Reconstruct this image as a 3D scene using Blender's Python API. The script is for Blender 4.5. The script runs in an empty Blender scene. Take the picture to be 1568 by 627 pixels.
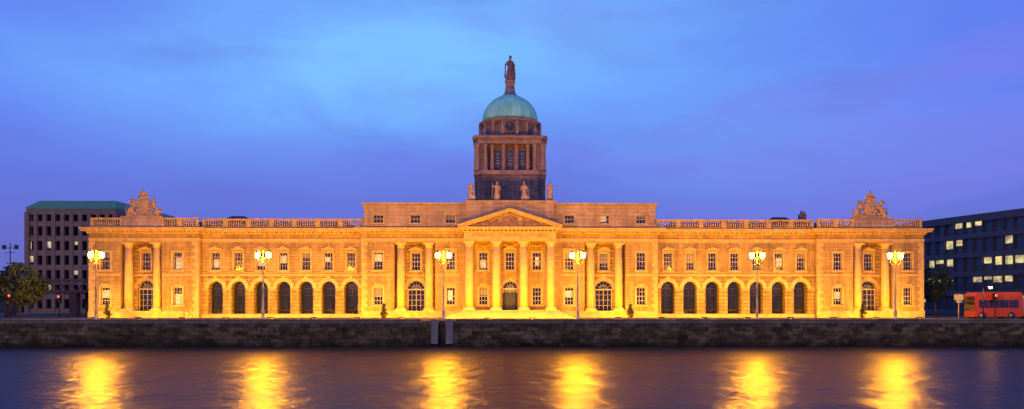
import bpy, bmesh, math, random
from mathutils import Vector, Matrix
random.seed(7)
R=random.random
def U(a,b): return a+(b-a)*R()
scene=bpy.context.scene
col=scene.collection
scene.view_settings.view_transform='Standard'
scene.view_settings.look='None'
scene.view_settings.exposure=0

# ------------------------------------------------------------ materials
class NT:
    def __init__(s,name):
        s.m=bpy.data.materials.new(name); s.m.use_nodes=True
        s.t=s.m.node_tree; s.t.nodes.clear()
        s.out=s.n('ShaderNodeOutputMaterial')
        s.p=s.n('ShaderNodeBsdfPrincipled')
        s.l(s.p.outputs[0],s.out.inputs[0])
    def n(s,ty,**k):
        x=s.t.nodes.new(ty)
        for a,b in k.items(): setattr(x,a,b)
        return x
    def l(s,a,b): s.t.links.new(a,b)
    def mix(s,f,a,b,bt='MIX'):
        x=s.n('ShaderNodeMix',data_type='RGBA',blend_type=bt)
        for sock,v in ((x.inputs[0],f),(x.inputs[6],a),(x.inputs[7],b)):
            if hasattr(v,'links'): s.l(v,sock)
            elif isinstance(v,(int,float)): sock.default_value=v
            else: sock.default_value=(*v,1)
        return x.outputs[2]
    def noise(s,sc,det=4,vec=None,rough=0.55):
        x=s.n('ShaderNodeTexNoise'); x.inputs['Scale'].default_value=sc
        x.inputs['Detail'].default_value=det; x.inputs['Roughness'].default_value=rough
        if vec is not None: s.l(vec,x.inputs['Vector'])
        return x.outputs[0]
    def ramp(s,f,pts):
        x=s.n('ShaderNodeValToRGB'); e=x.color_ramp.elements
        while len(e)<len(pts): e.new(0.5)
        for i,(p,c) in enumerate(pts):
            e[i].position=p
            e[i].color=(c,c,c,1) if isinstance(c,(int,float)) else (*c,1)
        s.l(f,x.inputs[0]); return x.outputs[0]
    def pos(s,scale=None):
        g=s.n('ShaderNodeNewGeometry').outputs['Position']
        if scale is None: return g
        m=s.n('ShaderNodeVectorMath',operation='MULTIPLY'); s.l(g,m.inputs[0]); m.inputs[1].default_value=scale
        return m.outputs[0]
    def bump(s,h,st,dist=0.05):
        b=s.n('ShaderNodeBump'); b.inputs['Strength'].default_value=st; b.inputs['Distance'].default_value=dist
        s.l(h,b.inputs['Height']); s.l(b.outputs[0],s.p.inputs['Normal'])
    def set(s,**k):
        for a,b in k.items(): s.p.inputs[a.replace('_',' ')].default_value=b
    def wallvec(s):
        g=s.n('ShaderNodeSeparateXYZ'); s.l(s.pos(),g.inputs[0])
        a=s.n('ShaderNodeMath',operation='ADD'); s.l(g.outputs[0],a.inputs[0]); s.l(g.outputs[1],a.inputs[1])
        c=s.n('ShaderNodeCombineXYZ'); s.l(a.outputs[0],c.inputs[0]); s.l(g.outputs[2],c.inputs[1])
        return c.outputs[0]

def stone(name,base,bw=1.1,bh=0.42,mortar=0.012,var=0.12,dark=0.55,bmp=0.5,stain=0.35):
    m=NT(name)
    v=m.wallvec()
    b=m.n('ShaderNodeTexBrick'); m.l(v,b.inputs['Vector'])
    b.inputs['Scale'].default_value=1; b.inputs['Brick Width'].default_value=bw
    b.inputs['Row Height'].default_value=bh; b.inputs['Mortar Size'].default_value=mortar
    b.inputs['Mortar Smooth'].default_value=0.3
    lo=tuple(c*(1-var) for c in base); hi=tuple(min(1,c*(1+var)) for c in base)
    b.inputs['Color1'].default_value=(*lo,1); b.inputs['Color2'].default_value=(*hi,1)
    b.inputs['Mortar'].default_value=(*[c*dark for c in base],1)
    n1=m.ramp(m.noise(0.35,5,m.pos((1,1,0.35))),[(0.35,1-stain),(0.65,1.0)])
    c=m.mix(1,b.outputs[0],n1,'MULTIPLY')
    n2=m.ramp(m.noise(6,5,m.pos()),[(0.3,0.8),(0.7,1.08)])
    c=m.mix(1,c,n2,'MULTIPLY')
    n3=m.ramp(m.noise(1.6,5,m.pos((1,1,0.16)),0.65),[(0.38,0.68),(0.6,1.0)])
    c=m.mix(1,c,n3,'MULTIPLY')
    m.l(c,m.p.inputs['Base Color']); m.set(Roughness=0.85)
    ma=m.n('ShaderNodeMath',operation='MULTIPLY_ADD'); m.l(b.outputs['Fac'],ma.inputs[0]); ma.inputs[1].default_value=-1
    m.l(m.noise(8,4,m.pos()),ma.inputs[2])
    m.bump(ma.outputs[0],bmp,0.03)
    return m.m
def plain(name,c,rough=0.7,metal=0,var=0.15,sc=4,bmp=0.15):
    m=NT(name)
    n=m.ramp(m.noise(sc,5,m.pos()),[(0.3,1-var),(0.7,1+var*0.6)])
    m.l(m.mix(1,c,n,'MULTIPLY'),m.p.inputs['Base Color'])
    m.set(Roughness=rough,Metallic=metal)
    if bmp: m.bump(m.noise(sc*3,4,m.pos()),bmp,0.02)
    return m.m
def emis(name,c,st,var=0,sc=1.5):
    m=NT(name); m.set(Base_Color=(0.3,0.3,0.3,1),Roughness=0.5)
    m.p.inputs['Emission Strength'].default_value=st
    if var:
        n=m.ramp(m.noise(sc,3,m.pos()),[(0.35,1-var),(0.65,1.0)])
        m.l(m.mix(1,c,n,'MULTIPLY'),m.p.inputs['Emission Color'])
    else: m.p.inputs['Emission Color'].default_value=(*c,1)
    return m.m

M_STONE=stone('ashlar_stone',(0.49,0.33,0.115),mortar=.018,dark=.42)
M_RUST=stone('rusticated_stone',(0.46,0.31,0.10),1.3,0.5,0.04,0.14,0.28,1.0)
M_TRIM=plain('carved_stone',(0.50,0.35,0.13),0.8,0,0.30,1.6)
M_COL=plain('column_stone',(0.54,0.40,0.15),0.75,0,0.18,1.2)
M_ATTIC=stone('attic_stone',(0.50,0.37,0.26),1.4,0.5,0.018,0.08,0.5,0.4,0.3)
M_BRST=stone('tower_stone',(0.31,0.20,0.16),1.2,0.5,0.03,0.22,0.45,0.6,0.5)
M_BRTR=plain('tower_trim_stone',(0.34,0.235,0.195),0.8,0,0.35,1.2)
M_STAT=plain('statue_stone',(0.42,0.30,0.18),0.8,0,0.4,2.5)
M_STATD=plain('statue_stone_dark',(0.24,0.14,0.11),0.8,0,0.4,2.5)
M_GLASS=plain('window_glass',(0.015,0.018,0.03),0.08,0,0.3,0.6,0)
M_GLASS.node_tree.nodes['Principled BSDF'].inputs['Specular IOR Level'].default_value=0.9
M_BLIND=plain('window_blind',(0.16,0.16,0.18),0.35,0,0.3,1.5,0)
M_LITWIN=emis('lit_room_window',(1.0,0.78,0.40),0.6,0.75,1.2)
M_SASH=plain('white_sash',(0.42,0.37,0.28),0.5,0,0.1,5,0)
M_IRON=plain('painted_iron',(0.02,0.02,0.022),0.45,0.3,0.2,5)
M_POST=plain('grey_lamp_post_paint',(0.50,0.42,0.26),0.5,0.0,0.25,5)
M_SLATE=stone('slate_roof',(0.07,0.07,0.085),0.4,0.25,0.01,0.25,0.5,0.4)
M_LAMP=emis('sodium_lamp_glow',(1.0,0.36,0.003),2900)
M_GOLD=plain('gilding',(0.75,0.55,0.25),0.4,0.6,0.1,4,0)

def copper():
    m=NT('verdigris_copper')
    n=m.noise(0.9,5,m.pos((1,1,0.4)))
    c=m.ramp(n,[(0.3,(0.17,0.64,0.45)),(0.52,(0.27,0.84,0.60)),(0.72,(0.42,0.92,0.70))])
    m.l(c,m.p.inputs['Base Color']); m.set(Roughness=0.6); m.bump(m.noise(5,4,m.pos()),0.2,0.02)
    return m.m
M_COPPER=copper()
def quay():
    m=NT('quay_granite')
    g=m.n('ShaderNodeNewGeometry')
    r=m.ramp(g.outputs['Random Per Island'],[(0,(0.12,0.072,0.028)),(0.5,(0.20,0.125,0.052)),(1,(0.32,0.21,0.095))])
    n=m.ramp(m.noise(1.3,6,m.pos((1,1,1.5))),[(0.3,0.3),(0.7,1.2)])
    c=m.mix(1,r,n,'MULTIPLY')
    s=m.n('ShaderNodeSeparateXYZ'); m.l(g.outputs['Position'],s.inputs[0])
    mr=m.n('ShaderNodeMapRange'); m.l(s.outputs[2],mr.inputs[0]); mr.inputs[1].default_value=-2.9; mr.inputs[2].default_value=-0.6
    ad=m.n('ShaderNodeMath',operation='MULTIPLY_ADD'); m.l(m.noise(0.8,5,m.pos()),ad.inputs[0]); ad.inputs[1].default_value=1.0; m.l(mr.outputs[0],ad.inputs[2])
    w=m.ramp(ad.outputs[0],[(0.45,1.0),(1.0,0.0)])
    c=m.mix(w,c,(0.024,0.018,0.006))
    m.l(c,m.p.inputs['Base Color']); m.set(Roughness=0.9)
    m.p.inputs['Specular IOR Level'].default_value=0.2
    m.bump(m.noise(7,6,m.pos()),0.7,0.05)
    return m.m
M_QUAY=quay()
M_COPING=stone('granite_coping',(0.36,0.26,0.14),1.6,3,0.02,0.2,0.4,0.5)
M_PALE=stone('pale_granite',(0.62,0.50,0.36),1.4,0.55,0.02,0.12,0.4,0.5)
def water():
    m=NT('river_water')
    m.set(Base_Color=(0.004,0.007,0.022,1),Roughness=0.31,IOR=1.33)
    m.p.inputs['Specular IOR Level'].default_value=0.38
    a=m.noise(0.30,3,m.pos((0.9,0.8,1)),.5)
    b=m.noise(1.1,4,m.pos((0.7,0.9,1)),.6)
    x=m.n('ShaderNodeMath',operation='MULTIPLY_ADD'); m.l(b,x.inputs[0]); x.inputs[1].default_value=0.3; m.l(a,x.inputs[2])
    m.bump(x.outputs[0],0.8,0.4)
    # silty, light-absorbing body of the river
    d=m.n('ShaderNodeBsdfDiffuse'); d.inputs[0].default_value=(0.006,0.010,0.03,1)
    mx=m.n('ShaderNodeMixShader'); mx.inputs[0].default_value=0.42
    m.l(m.p.outputs[0],mx.inputs[1]); m.l(d.outputs[0],mx.inputs[2]); m.l(mx.outputs[0],m.out.inputs[0])
    return m.m
M_WATER=water()
M_ASPH=plain('asphalt',(0.05,0.05,0.05),0.85,0,0.3,3)
M_PAVE=stone('paving',(0.22,0.2,0.16),0.9,0.6,0.02,0.1,0.6,0.3)
M_PAINT=plain('road_paint',(0.7,0.7,0.68),0.7,0,0.2,3)

# ------------------------------------------------------------ mesh builder
class MB:
    def __init__(s): s.v=[]; s.f=[]; s.sm=[]
    def add(s,v,f,smooth=False):
        o=len(s.v); s.v+=[tuple(p) for p in v]; s.f+=[tuple(i+o for i in q) for q in f]; s.sm+=[smooth]*len(f)
    def box(s,x0,x1,y0,y1,z0,z1):
        if x0>x1: x0,x1=x1,x0
        if y0>y1: y0,y1=y1,y0
        s.add([(x0,y0,z0),(x1,y0,z0),(x1,y1,z0),(x0,y1,z0),(x0,y0,z1),(x1,y0,z1),(x1,y1,z1),(x0,y1,z1)],
              [(0,3,2,1),(4,5,6,7),(0,1,5,4),(1,2,6,5),(2,3,7,6),(3,0,4,7)])
    def obox(s,c,sx,sy,sz,ang=0,ax='Z'):
        mt=Matrix.Rotation(ang,3,ax); c=Vector(c); vs=[]
        for z in(-1,1):
            for x,y in((-1,-1),(1,-1),(1,1),(-1,1)):
                vs.append(c+mt@Vector((x*sx/2,y*sy/2,z*sz/2)))
        s.add(vs,[(0,3,2,1),(4,5,6,7),(0,1,5,4),(1,2,6,5),(2,3,7,6),(3,0,4,7)])
    def prism(s,poly,y0,y1):
        n=len(poly); a=sum(poly[i][0]*poly[(i+1)%n][1]-poly[(i+1)%n][0]*poly[i][1] for i in range(n))
        if a<0: poly=poly[::-1]
        v=[(x,y0,z) for x,z in poly]+[(x,y1,z) for x,z in poly]
        f=[tuple(range(n)),tuple(range(2*n-1,n-1,-1))]+[(i,i+n,(i+1)%n+n,(i+1)%n) for i in range(n)]
        s.add(v,f)
    def zprism(s,poly,z0,z1):
        n=len(poly)
        v=[(x,y,z0) for x,y in poly]+[(x,y,z1) for x,y in poly]
        s.add(v,[tuple(range(n-1,-1,-1)),tuple(range(n,2*n))]+[(i,(i+1)%n,(i+1)%n+n,i+n) for i in range(n)])
    def lathe(s,cx,cy,prof,n=16,flute=0,smooth=True,rfun=None):
        v=[];f=[]
        for r,z in prof:
            for i in range(n):
                a=2*math.pi*i/n; rr=r*(1-flute*(i%2))
                if rfun: rr=rfun(r,z,i)
                v.append((cx+rr*math.cos(a),cy+rr*math.sin(a),z))
        k=len(prof)
        for j in range(k-1):
            for i in range(n): f.append((j*n+i,j*n+(i+1)%n,(j+1)*n+(i+1)%n,(j+1)*n+i))
        f.append(tuple(range(n-1,-1,-1))); f.append(tuple((k-1)*n+i for i in range(n)))
        s.add(v,f,smooth)
    def tube(s,p0,p1,r0,r1=None,n=8):
        r1=r0 if r1 is None else r1
        p0=Vector(p0);p1=Vector(p1);d=(p1-p0)
        if d.length<1e-6:return
        d.normalize(); a=d.orthogonal().normalized(); b=d.cross(a); v=[]
        for p,r in((p0,r0),(p1,r1)):
            for i in range(n):
                t=2*math.pi*i/n; v.append(p+r*(math.cos(t)*a+math.sin(t)*b))
        s.add(v,[(i,(i+1)%n,(i+1)%n+n,i+n) for i in range(n)]+[tuple(range(n-1,-1,-1)),tuple(range(n,2*n))],True)
    def chain(s,pts,n=8):
        for i in range(len(pts)-1):
            a,b=pts[i],pts[i+1]; s.tube(a[:3],b[:3],a[3],b[3],n)
            s.ell(*b[:3],b[3],b[3],b[3],8,5)
        a=pts[0]; s.ell(*a[:3],a[3],a[3],a[3],8,5)
    def ell(s,cx,cy,cz,rx,ry,rz,n=10,m=6):
        v=[(cx,cy,cz-rz)];f=[]
        for j in range(1,m):
            t=-math.pi/2+math.pi*j/m
            for i in range(n):
                a=2*math.pi*i/n; v.append((cx+rx*math.cos(t)*math.cos(a),cy+ry*math.cos(t)*math.sin(a),cz+rz*math.sin(t)))
        v.append((cx,cy,cz+rz)); top=len(v)-1
        for i in range(n): f.append((0,1+(i+1)%n,1+i)); f.append((top,1+(m-2)*n+i,1+(m-2)*n+(i+1)%n))
        for j in range(m-2):
            for i in range(n): f.append((1+j*n+i,1+j*n+(i+1)%n,1+(j+1)*n+(i+1)%n,1+(j+1)*n+i))
        s.add(v,f,True)
    def obj(s,name,mat,parent=None,remesh=0,loc=None):
        me=bpy.data.meshes.new(name); me.from_pydata(s.v,[],s.f)
        me.polygons.foreach_set('use_smooth',s.sm); me.materials.append(mat); me.update()
        o=bpy.data.objects.new(name,me); col.objects.link(o)
        if loc: o.location=loc
        if remesh:
            r=o.modifiers.new('r','REMESH'); r.mode='VOXEL'; r.voxel_size=remesh; r.use_smooth_shade=True
            sm=o.modifiers.new('s','SMOOTH'); sm.iterations=2; sm.factor=0.5
        if parent: o.parent=parent
        return o
def empty(name,loc=(0,0,0)):
    o=bpy.data.objects.new(name,None); col.objects.link(o); o.location=loc; return o

def wall_holes(name,outer,holes,yf,th,mat,parent):
    cu=bpy.data.curves.new(name,'CURVE'); cu.dimensions='2D'; cu.fill_mode='BOTH'; cu.extrude=th/2
    for poly in [outer]+holes:
        sp=cu.splines.new('POLY'); sp.points.add(len(poly)-1)
        for i,(x,z) in enumerate(poly): sp.points[i].co=(x,z,0,1)
        sp.use_cyclic_u=True
    ob=bpy.data.objects.new('tmp',cu); col.objects.link(ob)
    dg=bpy.context.evaluated_depsgraph_get(); dg.update()
    me=bpy.data.meshes.new_from_object(ob.evaluated_get(dg))
    bpy.data.objects.remove(ob)
    for v in me.vertices:
        x,y,z=v.co; v.co=(x,yf+th/2-z,y)
    me.materials.clear(); me.materials.append(mat); me.name=name
    for p in me.polygons: p.use_smooth=False; p.material_index=0
    o=bpy.data.objects.new(name,me); col.objects.link(o); o.parent=parent; return o
def rect(x0,x1,z0,z1): return [(x0,z0),(x1,z0),(x1,z1),(x0,z1)]
def arch(cx,w,z0,zt,n=14):
    r=w/2; zs=zt-r
    return [(cx-r,z0),(cx+r,z0)]+[(cx+r*math.cos(math.pi*i/n),zs+r*math.sin(math.pi*i/n)) for i in range(n+1)]

# ------------------------------------------------------------ custom house
CH=empty('neoclassical_custom_house')
trim=MB(); colm=MB(); glass=MB(); blind=MB(); lit=MB(); sash=MB(); body=MB(); iron=MB(); attic=MB()

def window(x,z0,z1,w,yf,hood=None,rows=4,cols=3,surround=0.22,sill=True):
    g=yf+0.34; h=z1-z0
    k=R()
    tgt=glass
    tgt.box(x-w/2-.02,x+w/2+.02,g,g+.05,z0-.02,z1+.02)
    if k<0.20:
        d=h*U(0.25,0.7); blind.box(x-w/2,x+w/2,g-.012,g-.004,z1-d,z1)
    elif k<0.45:
        q0=z0+h*U(.0,.5); lit.box(x-w/2+U(0,.4),x+w/2-U(0,.4),g-.012,g-.004,q0,q0+(z1-q0)*U(.4,.9))
    b=.05
    y0=g-.08
    sash.box(x-w/2,x-w/2+.09,y0,g-.02,z0,z1); sash.box(x+w/2-.09,x+w/2,y0,g-.02,z0,z1)
    sash.box(x-w/2+.09,x+w/2-.09,y0,g-.02,z0,z0+.1); sash.box(x-w/2+.09,x+w/2-.09,y0,g-.02,z1-.09,z1)
    for i in range(1,cols):
        xx=x-w/2+w*i/cols; sash.box(xx-b/2,xx+b/2,y0+.02,g-.025,z0+.1,z1-.09)
    for j in range(1,rows):
        zz=z0+h*j/rows; bb=.09 if j==rows//2 else b
        sash.box(x-w/2+.09,x+w/2-.09,y0+.01,g-.022,zz-bb/2,zz+bb/2)
    s=surround; p=.09
    if s:
        trim.box(x-w/2-s,x-w/2,yf-p,yf+.02,z0,z1+s); trim.box(x+w/2,x+w/2+s,yf-p,yf+.02,z0,z1+s)
        trim.box(x-w/2,x+w/2,yf-p,yf+.02,z1,z1+s)
    if sill: trim.box(x-w/2-s-.12,x+w/2+s+.12,yf-.26,yf+.1,z0-.2,z0)
    zt=z1+s
    if hood=='tri':
        trim.box(x-w/2-.35,x+w/2+.35,yf-.34,yf,zt+.1,zt+.22)
        trim.prism([(x-w/2-.38,zt+.222),(x+w/2+.38,zt+.222),(x,zt+.62)],yf-.36,yf)
        for q in(-1,1):
            trim.box(x+q*(w/2+.1)-.09,x+q*(w/2+.1)+.09,yf-.22,yf,zt-.35,zt+.1)
    elif hood=='flat':
        trim.box(x-w/2-.35,x+w/2+.35,yf-.32,yf,zt+.12,zt+.28)
        trim.box(x-w/2-.25,x+w/2+.25,yf-.2,yf,zt+.01,zt+.12)
    elif hood=='key':
        for i in range(-1,2):
            trim.prism([(x+i*.3-.11,z1-.02),(x+i*.3+.11,z1-.02),(x+i*.36+.16,zt+.3),(x+i*.36-.16,zt+.3)],yf-.16-.05*(i==0),yf)

def column(x,y,z0,z1,r):
    colm.box(x-r*1.35,x+r*1.35,y-r*1.35,y+r*1.35,z0,z0+.22)
    H=z1-z0
    colm.lathe(x,y,[(r*1.28,z0+.22),(r*1.32,z0+.3),(r*1.25,z0+.4),(r*1.08,z0+.45)],20)
    colm.lathe(x,y,[(r*1.0,z0+.45),(r*1.0,z0+.45+H*.3),(r*.95,z0+H*.6),(r*.86,z1-.75)],40,0.06)
    colm.lathe(x,y,[(r*.9,z1-.75),(r*.93,z1-.68),(r*.88,z1-.6),(r*.9,z1-.45),(r*1.2,z1-.25),(r*1.25,z1-.22)],20)
    colm.box(x-r*1.32,x+r*1.32,y-r*1.32,y+r*1.32,z1-.22,z1)

def cornice(x0,x1,yf,yb,e0=0,e1=0,dz=0,ztop=12.22,mod=True):
    t=ztop-12.22+dz
    for (a,b,p) in((10.40,10.62,.06),(10.62,10.84,.11),(11.42,11.58,.26),(11.74,12.0,.80),(12.0,12.22,.95)):
        trim.box(x0-e0*p,x1+e1*p,yf-p,yb,a+t,b+t)
    if mod:
        n=int((x1-x0)/.62)
        for i in range(n+1):
            x=x0+(x1-x0)*i/n
            trim.box(x-.14,x+.14,yf-.66,yf,11.58+t,11.735+t)
        if e1:
            for i in range(1,50): trim.box(x1,x1+.66,yf+i*.62-.14,yf+i*.62+.14,11.58+t,11.735+t)
        if e0:
            for i in range(1,50): trim.box(x0-.66,x0,yf+i*.62-.14,yf+i*.62+.14,11.58+t,11.735+t)
    trim.box(x0-e0*.2,x1+e1*.2,yf-.2,yb,11.58+t,11.738+t)

def balustrade(x0,x1,y,z0=12.22,nsec=None,endpier=True):
    sec=nsec or max(1,round((x1-x0)/3.08))
    trim.box(x0,x1,y,y+.5,z0,z0+.3)
    trim.box(x0,x1,y-.04,y+.54,z0+1.13,z0+1.38)
    L=(x1-x0)/sec
    for i in range(sec+1):
        x=x0+i*L; pw=.32
        a=max(x-pw,x0+.002);b=min(x+pw,x1-.002)
        trim.box(a,b,y+.02,y+.48,z0+.3,z0+1.13)
    for i in range(sec):
        a=x0+i*L+.32;b=x0+(i+1)*L-.32; n=max(1,int((b-a)/.3))
        for j in range(n):
            x=a+(b-a)*(j+.5)/n
            trim.lathe(x,y+.25,[(.1,z0+.3),(.1,z0+.36),(.06,z0+.42),(.115,z0+.6),(.06,z0+.9),(.05,z0+1.0),(.1,z0+1.06),(.1,z0+1.13)],7)

def swag(mb,x0,x1,z,y,drop=.45):
    pts=[]
    for i in range(9):
        t=i/8; pts.append((x0+(x1-x0)*t,y,z-drop*4*t*(1-t),.09+.07*math.sin(math.pi*t)))
    for i in range(8): mb.tube(pts[i][:3],pts[i+1][:3],pts[i][3],pts[i+1][3],6)
    for x in(x0,x1): mb.tube((x,y,z+.1),(x,y,z-.55),.06,.1,6)

def arch_fan(x,w,z0,zt,yf,door=False,depth=.9):
    r=w/2; zs=zt-r; g=yf+depth
    glass.prism(arch(x,w+.04,z0,zt+.02),g,g+.05)
    sash.box(x-r,x+r,g-.1,g-.02,zs-.1,zs+.08)
    for i in range(1,6):
        a=math.pi*i/6
        sash.tube((x,g-.05,zs),(x+r*math.cos(a),g-.05,zs+r*math.sin(a)),.025,.025,5)
    for k in(.5,.97):
        for i in range(12):
            a=math.pi*i/12;b=math.pi*(i+1)/12
            sash.tube((x+r*k*math.cos(a),g-.05,zs+r*k*math.sin(a)),(x+r*k*math.cos(b),g-.05,zs+r*k*math.sin(b)),.03,.03,5)
    for q in(-1,1): sash.box(x+q*(r-.06)-.06,x+q*(r-.06)+.06,g-.1,g-.02,z0,zs-.1)
    sash.box(x-.04,x+.04,g-.1,g-.02,z0,zs-.1)
    for j in(1,2,3):
        zz=z0+(zs-z0)*j/4; sash.box(x-r+.12,x-.05,g-.09,g-.03,zz-.025,zz+.025); sash.box(x+.05,x+r-.12,g-.09,g-.03,zz-.025,zz+.025)
    sash.box(x-r*.52,x-r*.48,g-.09,g-.03,z0,zs-.1); sash.box(x+r*.48,x+r*.52,g-.09,g-.03,z0,zs-.1)

def voussoirs(x,r,zs,yf,t=.5,n=11,proj=.07,mb=None):
    mb=mb or trim
    for i in range(n):
        a=math.pi*(i+.06)/n;b=math.pi*(i+.94)/n
        rt=r+t+(.22 if i==n//2 else 0); p=proj+(.08 if i==n//2 else 0)
        mb.prism([(x+r*math.cos(a),zs+r*math.sin(a)),(x+rt*math.cos(a),zs+rt*math.sin(a)),(x+rt*math.cos(b),zs+rt*math.sin(b)),(x+r*math.cos(b),zs+r*math.sin(b))],yf-p,yf+.03)

PX0,PX1=42.3,57.0
for s in(-1,1):
    def X(a,b):
        return (min(s*a,s*b),max(s*a,s*b))
    x0,x1=X(PX0,PX1)
    holes=[rect(*X(47.25,52.75),.92,10.3)]
    for wx in(45.1,54.8):
        holes.append(rect(s*wx-.62,s*wx+.62,6.5,8.95)); holes.append(rect(s*wx-.62,s*wx+.62,1.75,4.15))
    wall_holes('pavilion_wall',rect(x0,x1,0,11.5),holes,0,1.5,M_STONE,CH)
    c=s*50.0
    wall_holes('pavilion_recess_wall',rect(c-2.85,c+2.85,0,11.4),[rect(c-.62,c+.62,6.5,8.95),arch(c,2.3,.95,5.1)],1.498,.7,M_RUST,CH)
    for wx in(45.1,54.8):
        window(s*wx,6.5,8.95,1.24,0,None); window(s*wx,1.75,4.15,1.24,0,'key')
    window(c,6.5,8.95,1.24,1.498,'tri'); arch_fan(c,2.3,.95,5.1,1.498,depth=.5)
    voussoirs(c,1.15,3.95,1.498)
    trim.box(c-2.75,c+2.75,1.36,1.5,5.75,6.0)
    for q in(-1,1): column(c+q*1.93,.55,.95,10.28,.56)
    trim.box(c-2.9,c+2.9,-.35,1.495,.7,.95); 
    trim.box(x0-.12,x1+.12,-.14,.0,0,.9)
    if s>0: trim.box(x1,x1+.12,0,35,0,.898)
    else: trim.box(x0-.12,x0,0,35,0,.898)
    for (a,b) in((PX0,47.2),(52.8,PX1)):
        u,v=X(a,b); trim.box(u-.02,v+.02,-.08,0,5.75,6.0)
    for i in range(20):
        z=.95+i*.47
        w=.75 if i%2 else .5
        for e in(PX0,PX1):
            u,v=X(e+.05 if e==PX1 else e-.05,e-w if e==PX1 else e+w); trim.box(u,v,-.06,.5,z,z+.44)
    cornice(x0,x1,0,1.6,1,1,dz=.004)
    sx=s*57.0
    for (a,b,p) in((11.42,11.58,.26),(11.74,12.0,.80),(12.0,12.22,.95)):
        u,v=(sx-.3,sx+p) if s>0 else (sx-p,sx+.3)
        trim.box(u,v,1.6,35,a+.004,b+.004)
    ya=.15
    u,v=X(PX0+.1,47.4); balustrade(u,v,ya); u,v=X(52.6,PX1-.1); balustrade(u,v,ya)
    attic.box(c-2.6,c+2.6,ya-.1,ya+1.2,12.23,13.55); attic.box(c-2.75,c+2.75,ya-.2,ya+1.3,13.55,13.8)
    u,v=X(20.2,PX0)
    ax=[21.85+3.08*i for i in range(7)]
    wall_holes('arcade_wall',rect(u,v,0,5.9),[arch(s*a,1.9,.55,5.0) for a in ax],1.0,1.4,M_RUST,CH)
    wall_holes('arcade_upper_wall',rect(u,v,5.9,11.5),[rect(s*a-.58,s*a+.58,6.5,8.95) for a in ax],1.002,1.3,M_STONE,CH)
    for a in ax:
        window(s*a,6.5,8.95,1.16,1.002,'tri')
        r=.95; zs=4.05; g=2.25
        glass.prism(arch(s*a,1.94,.55,5.02),g,g+.05)
        for q in range(-3,4): iron.tube((s*a+q*.25,g-.12,.6),(s*a+q*.25,g-.12,3.2+.1*(q%2)),.022,.022,5)
        iron.box(s*a-.94,s*a+.94,g-.15,g-.09,3.0,3.08); iron.box(s*a-.94,s*a+.94,g-.15,g-.09,1.0,1.08)
        iron.box(s*a-.94,s*a+.94,g-.07,g-.01,4.0,4.1); iron.box(s*a-.04,s*a+.04,g-.07,g-.01,.6,4.0)
        voussoirs(s*a,.95,zs,1.0,.52,11,.06,colm)
    for i in range(8):
        a=20.31+3.08*i if i<7 else 41.87
        trim.box(s*(a)-.5 if i else s*a-.1,s*(a)+.5 if i else s*a+.1,.93,1.0,3.85,4.03)
    trim.box(u,v,.86,1.0,0,.52); trim.box(u,v,.84,1.0,5.78,6.02); trim.box(u,v,.9,1.0,6.16,6.26)
    cornice(u,v,1.0,2.1)
    balustrade(u+(.0 if s>0 else .1),v-(.1 if s>0 else 0),1.1,nsec=7)
    for cx in(11.1,14.95): column(s*cx,.55,.95,10.28,.56)
    c=s*13.0
    wall_holes('centre_recess_wall',rect(c-2.85,c+2.85,0,11.4),[rect(c-.62,c+.62,6.5,8.95),arch(c,2.4,.95,5.1)],1.498,.7,M_RUST,CH)
    window(c,6.5,8.95,1.24,1.498,'tri'); arch_fan(c,2.4,.95,5.1,1.498,depth=.5); voussoirs(c,1.2,3.9,1.498)
    trim.box(c-2.75,c+2.75,1.36,1.5,5.75,6.0); trim.box(c-2.9,c+2.9,-.35,1.495,.7,.95)
    for wx in(8.1,17.95):
        window(s*wx,6.5,8.95,1.24,0,'flat' if wx<9 else None); window(s*wx,1.75,4.15,1.24,0,'key')
    for i in range(20):
        z=.95+i*.47; w=.75 if i%2 else .5
        u2,v2=X(20.25,20.2-w); trim.box(u2,v2,-.06,.5,z,z+.44)
    for (a,b) in((6.9,10.15),(15.85,20.2)):
        u2,v2=X(a,b); trim.box(u2,v2,-.08,0,5.75,6.0)
    u2,v2=X(7.3,20.3); trim.box(u2,v2,-.14,0,0,.9)
    for wx in(8.15,12.95,18.0):
        window(s*wx,12.95,14.1,1.35,.3,None,2,3,.14)

holes=[]
for s in(-1,1):
    holes.append(rect(min(s*10.2,s*15.8),max(s*10.2,s*15.8),.92,10.3))
    for wx in(8.1,17.95,3.65):
        holes+= [rect(s*wx-.62,s*wx+.62,6.5,8.95),rect(s*wx-.62,s*wx+.62,1.75,4.15)]
    window(s*3.65,6.5,8.95,1.24,0,None); window(s*3.65,1.75,4.15,1.24,0,'key')
holes+=[rect(-.62,.62,6.5,8.95),arch(0,2.0,1.05,5.0)]
window(0,6.5,8.95,1.24,0,'tri'); voussoirs(0,1.0,4.0,0,.35,11,.1)
wall_holes('centre_wall',rect(-20.2,20.2,0,11.5),holes,0,1.5,M_STONE,CH)
arch_fan(0,2.0,3.4,5.0,0,depth=.35)
door=MB(); door.box(-.96,.96,.36,.42,1.05,3.6)
for q in(-1,1):
    for z in(1.25,2.4): door.box(q*.5-.32,q*.5+.32,.32,.36,z,z+.95)
door.obj('door',plain('door_paint',(0.01,0.02,0.05),0.35),CH)
cornice(-20.2,20.2,0,1.6,1,1,dz=.006)
for i in range(3):
    xs=[-5.48,-1.84,1.84,5.48]
    swag(trim,xs[i]+.55,xs[i+1]-.55,11.2,-2.55,.4)
    swag(trim,xs[i]+.8,xs[i+1]-.8,10.2,-.1,.45)
for x in(-5.48,-1.84,1.84,5.48): column(x,-1.9,1.05,10.3,.56)
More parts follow.
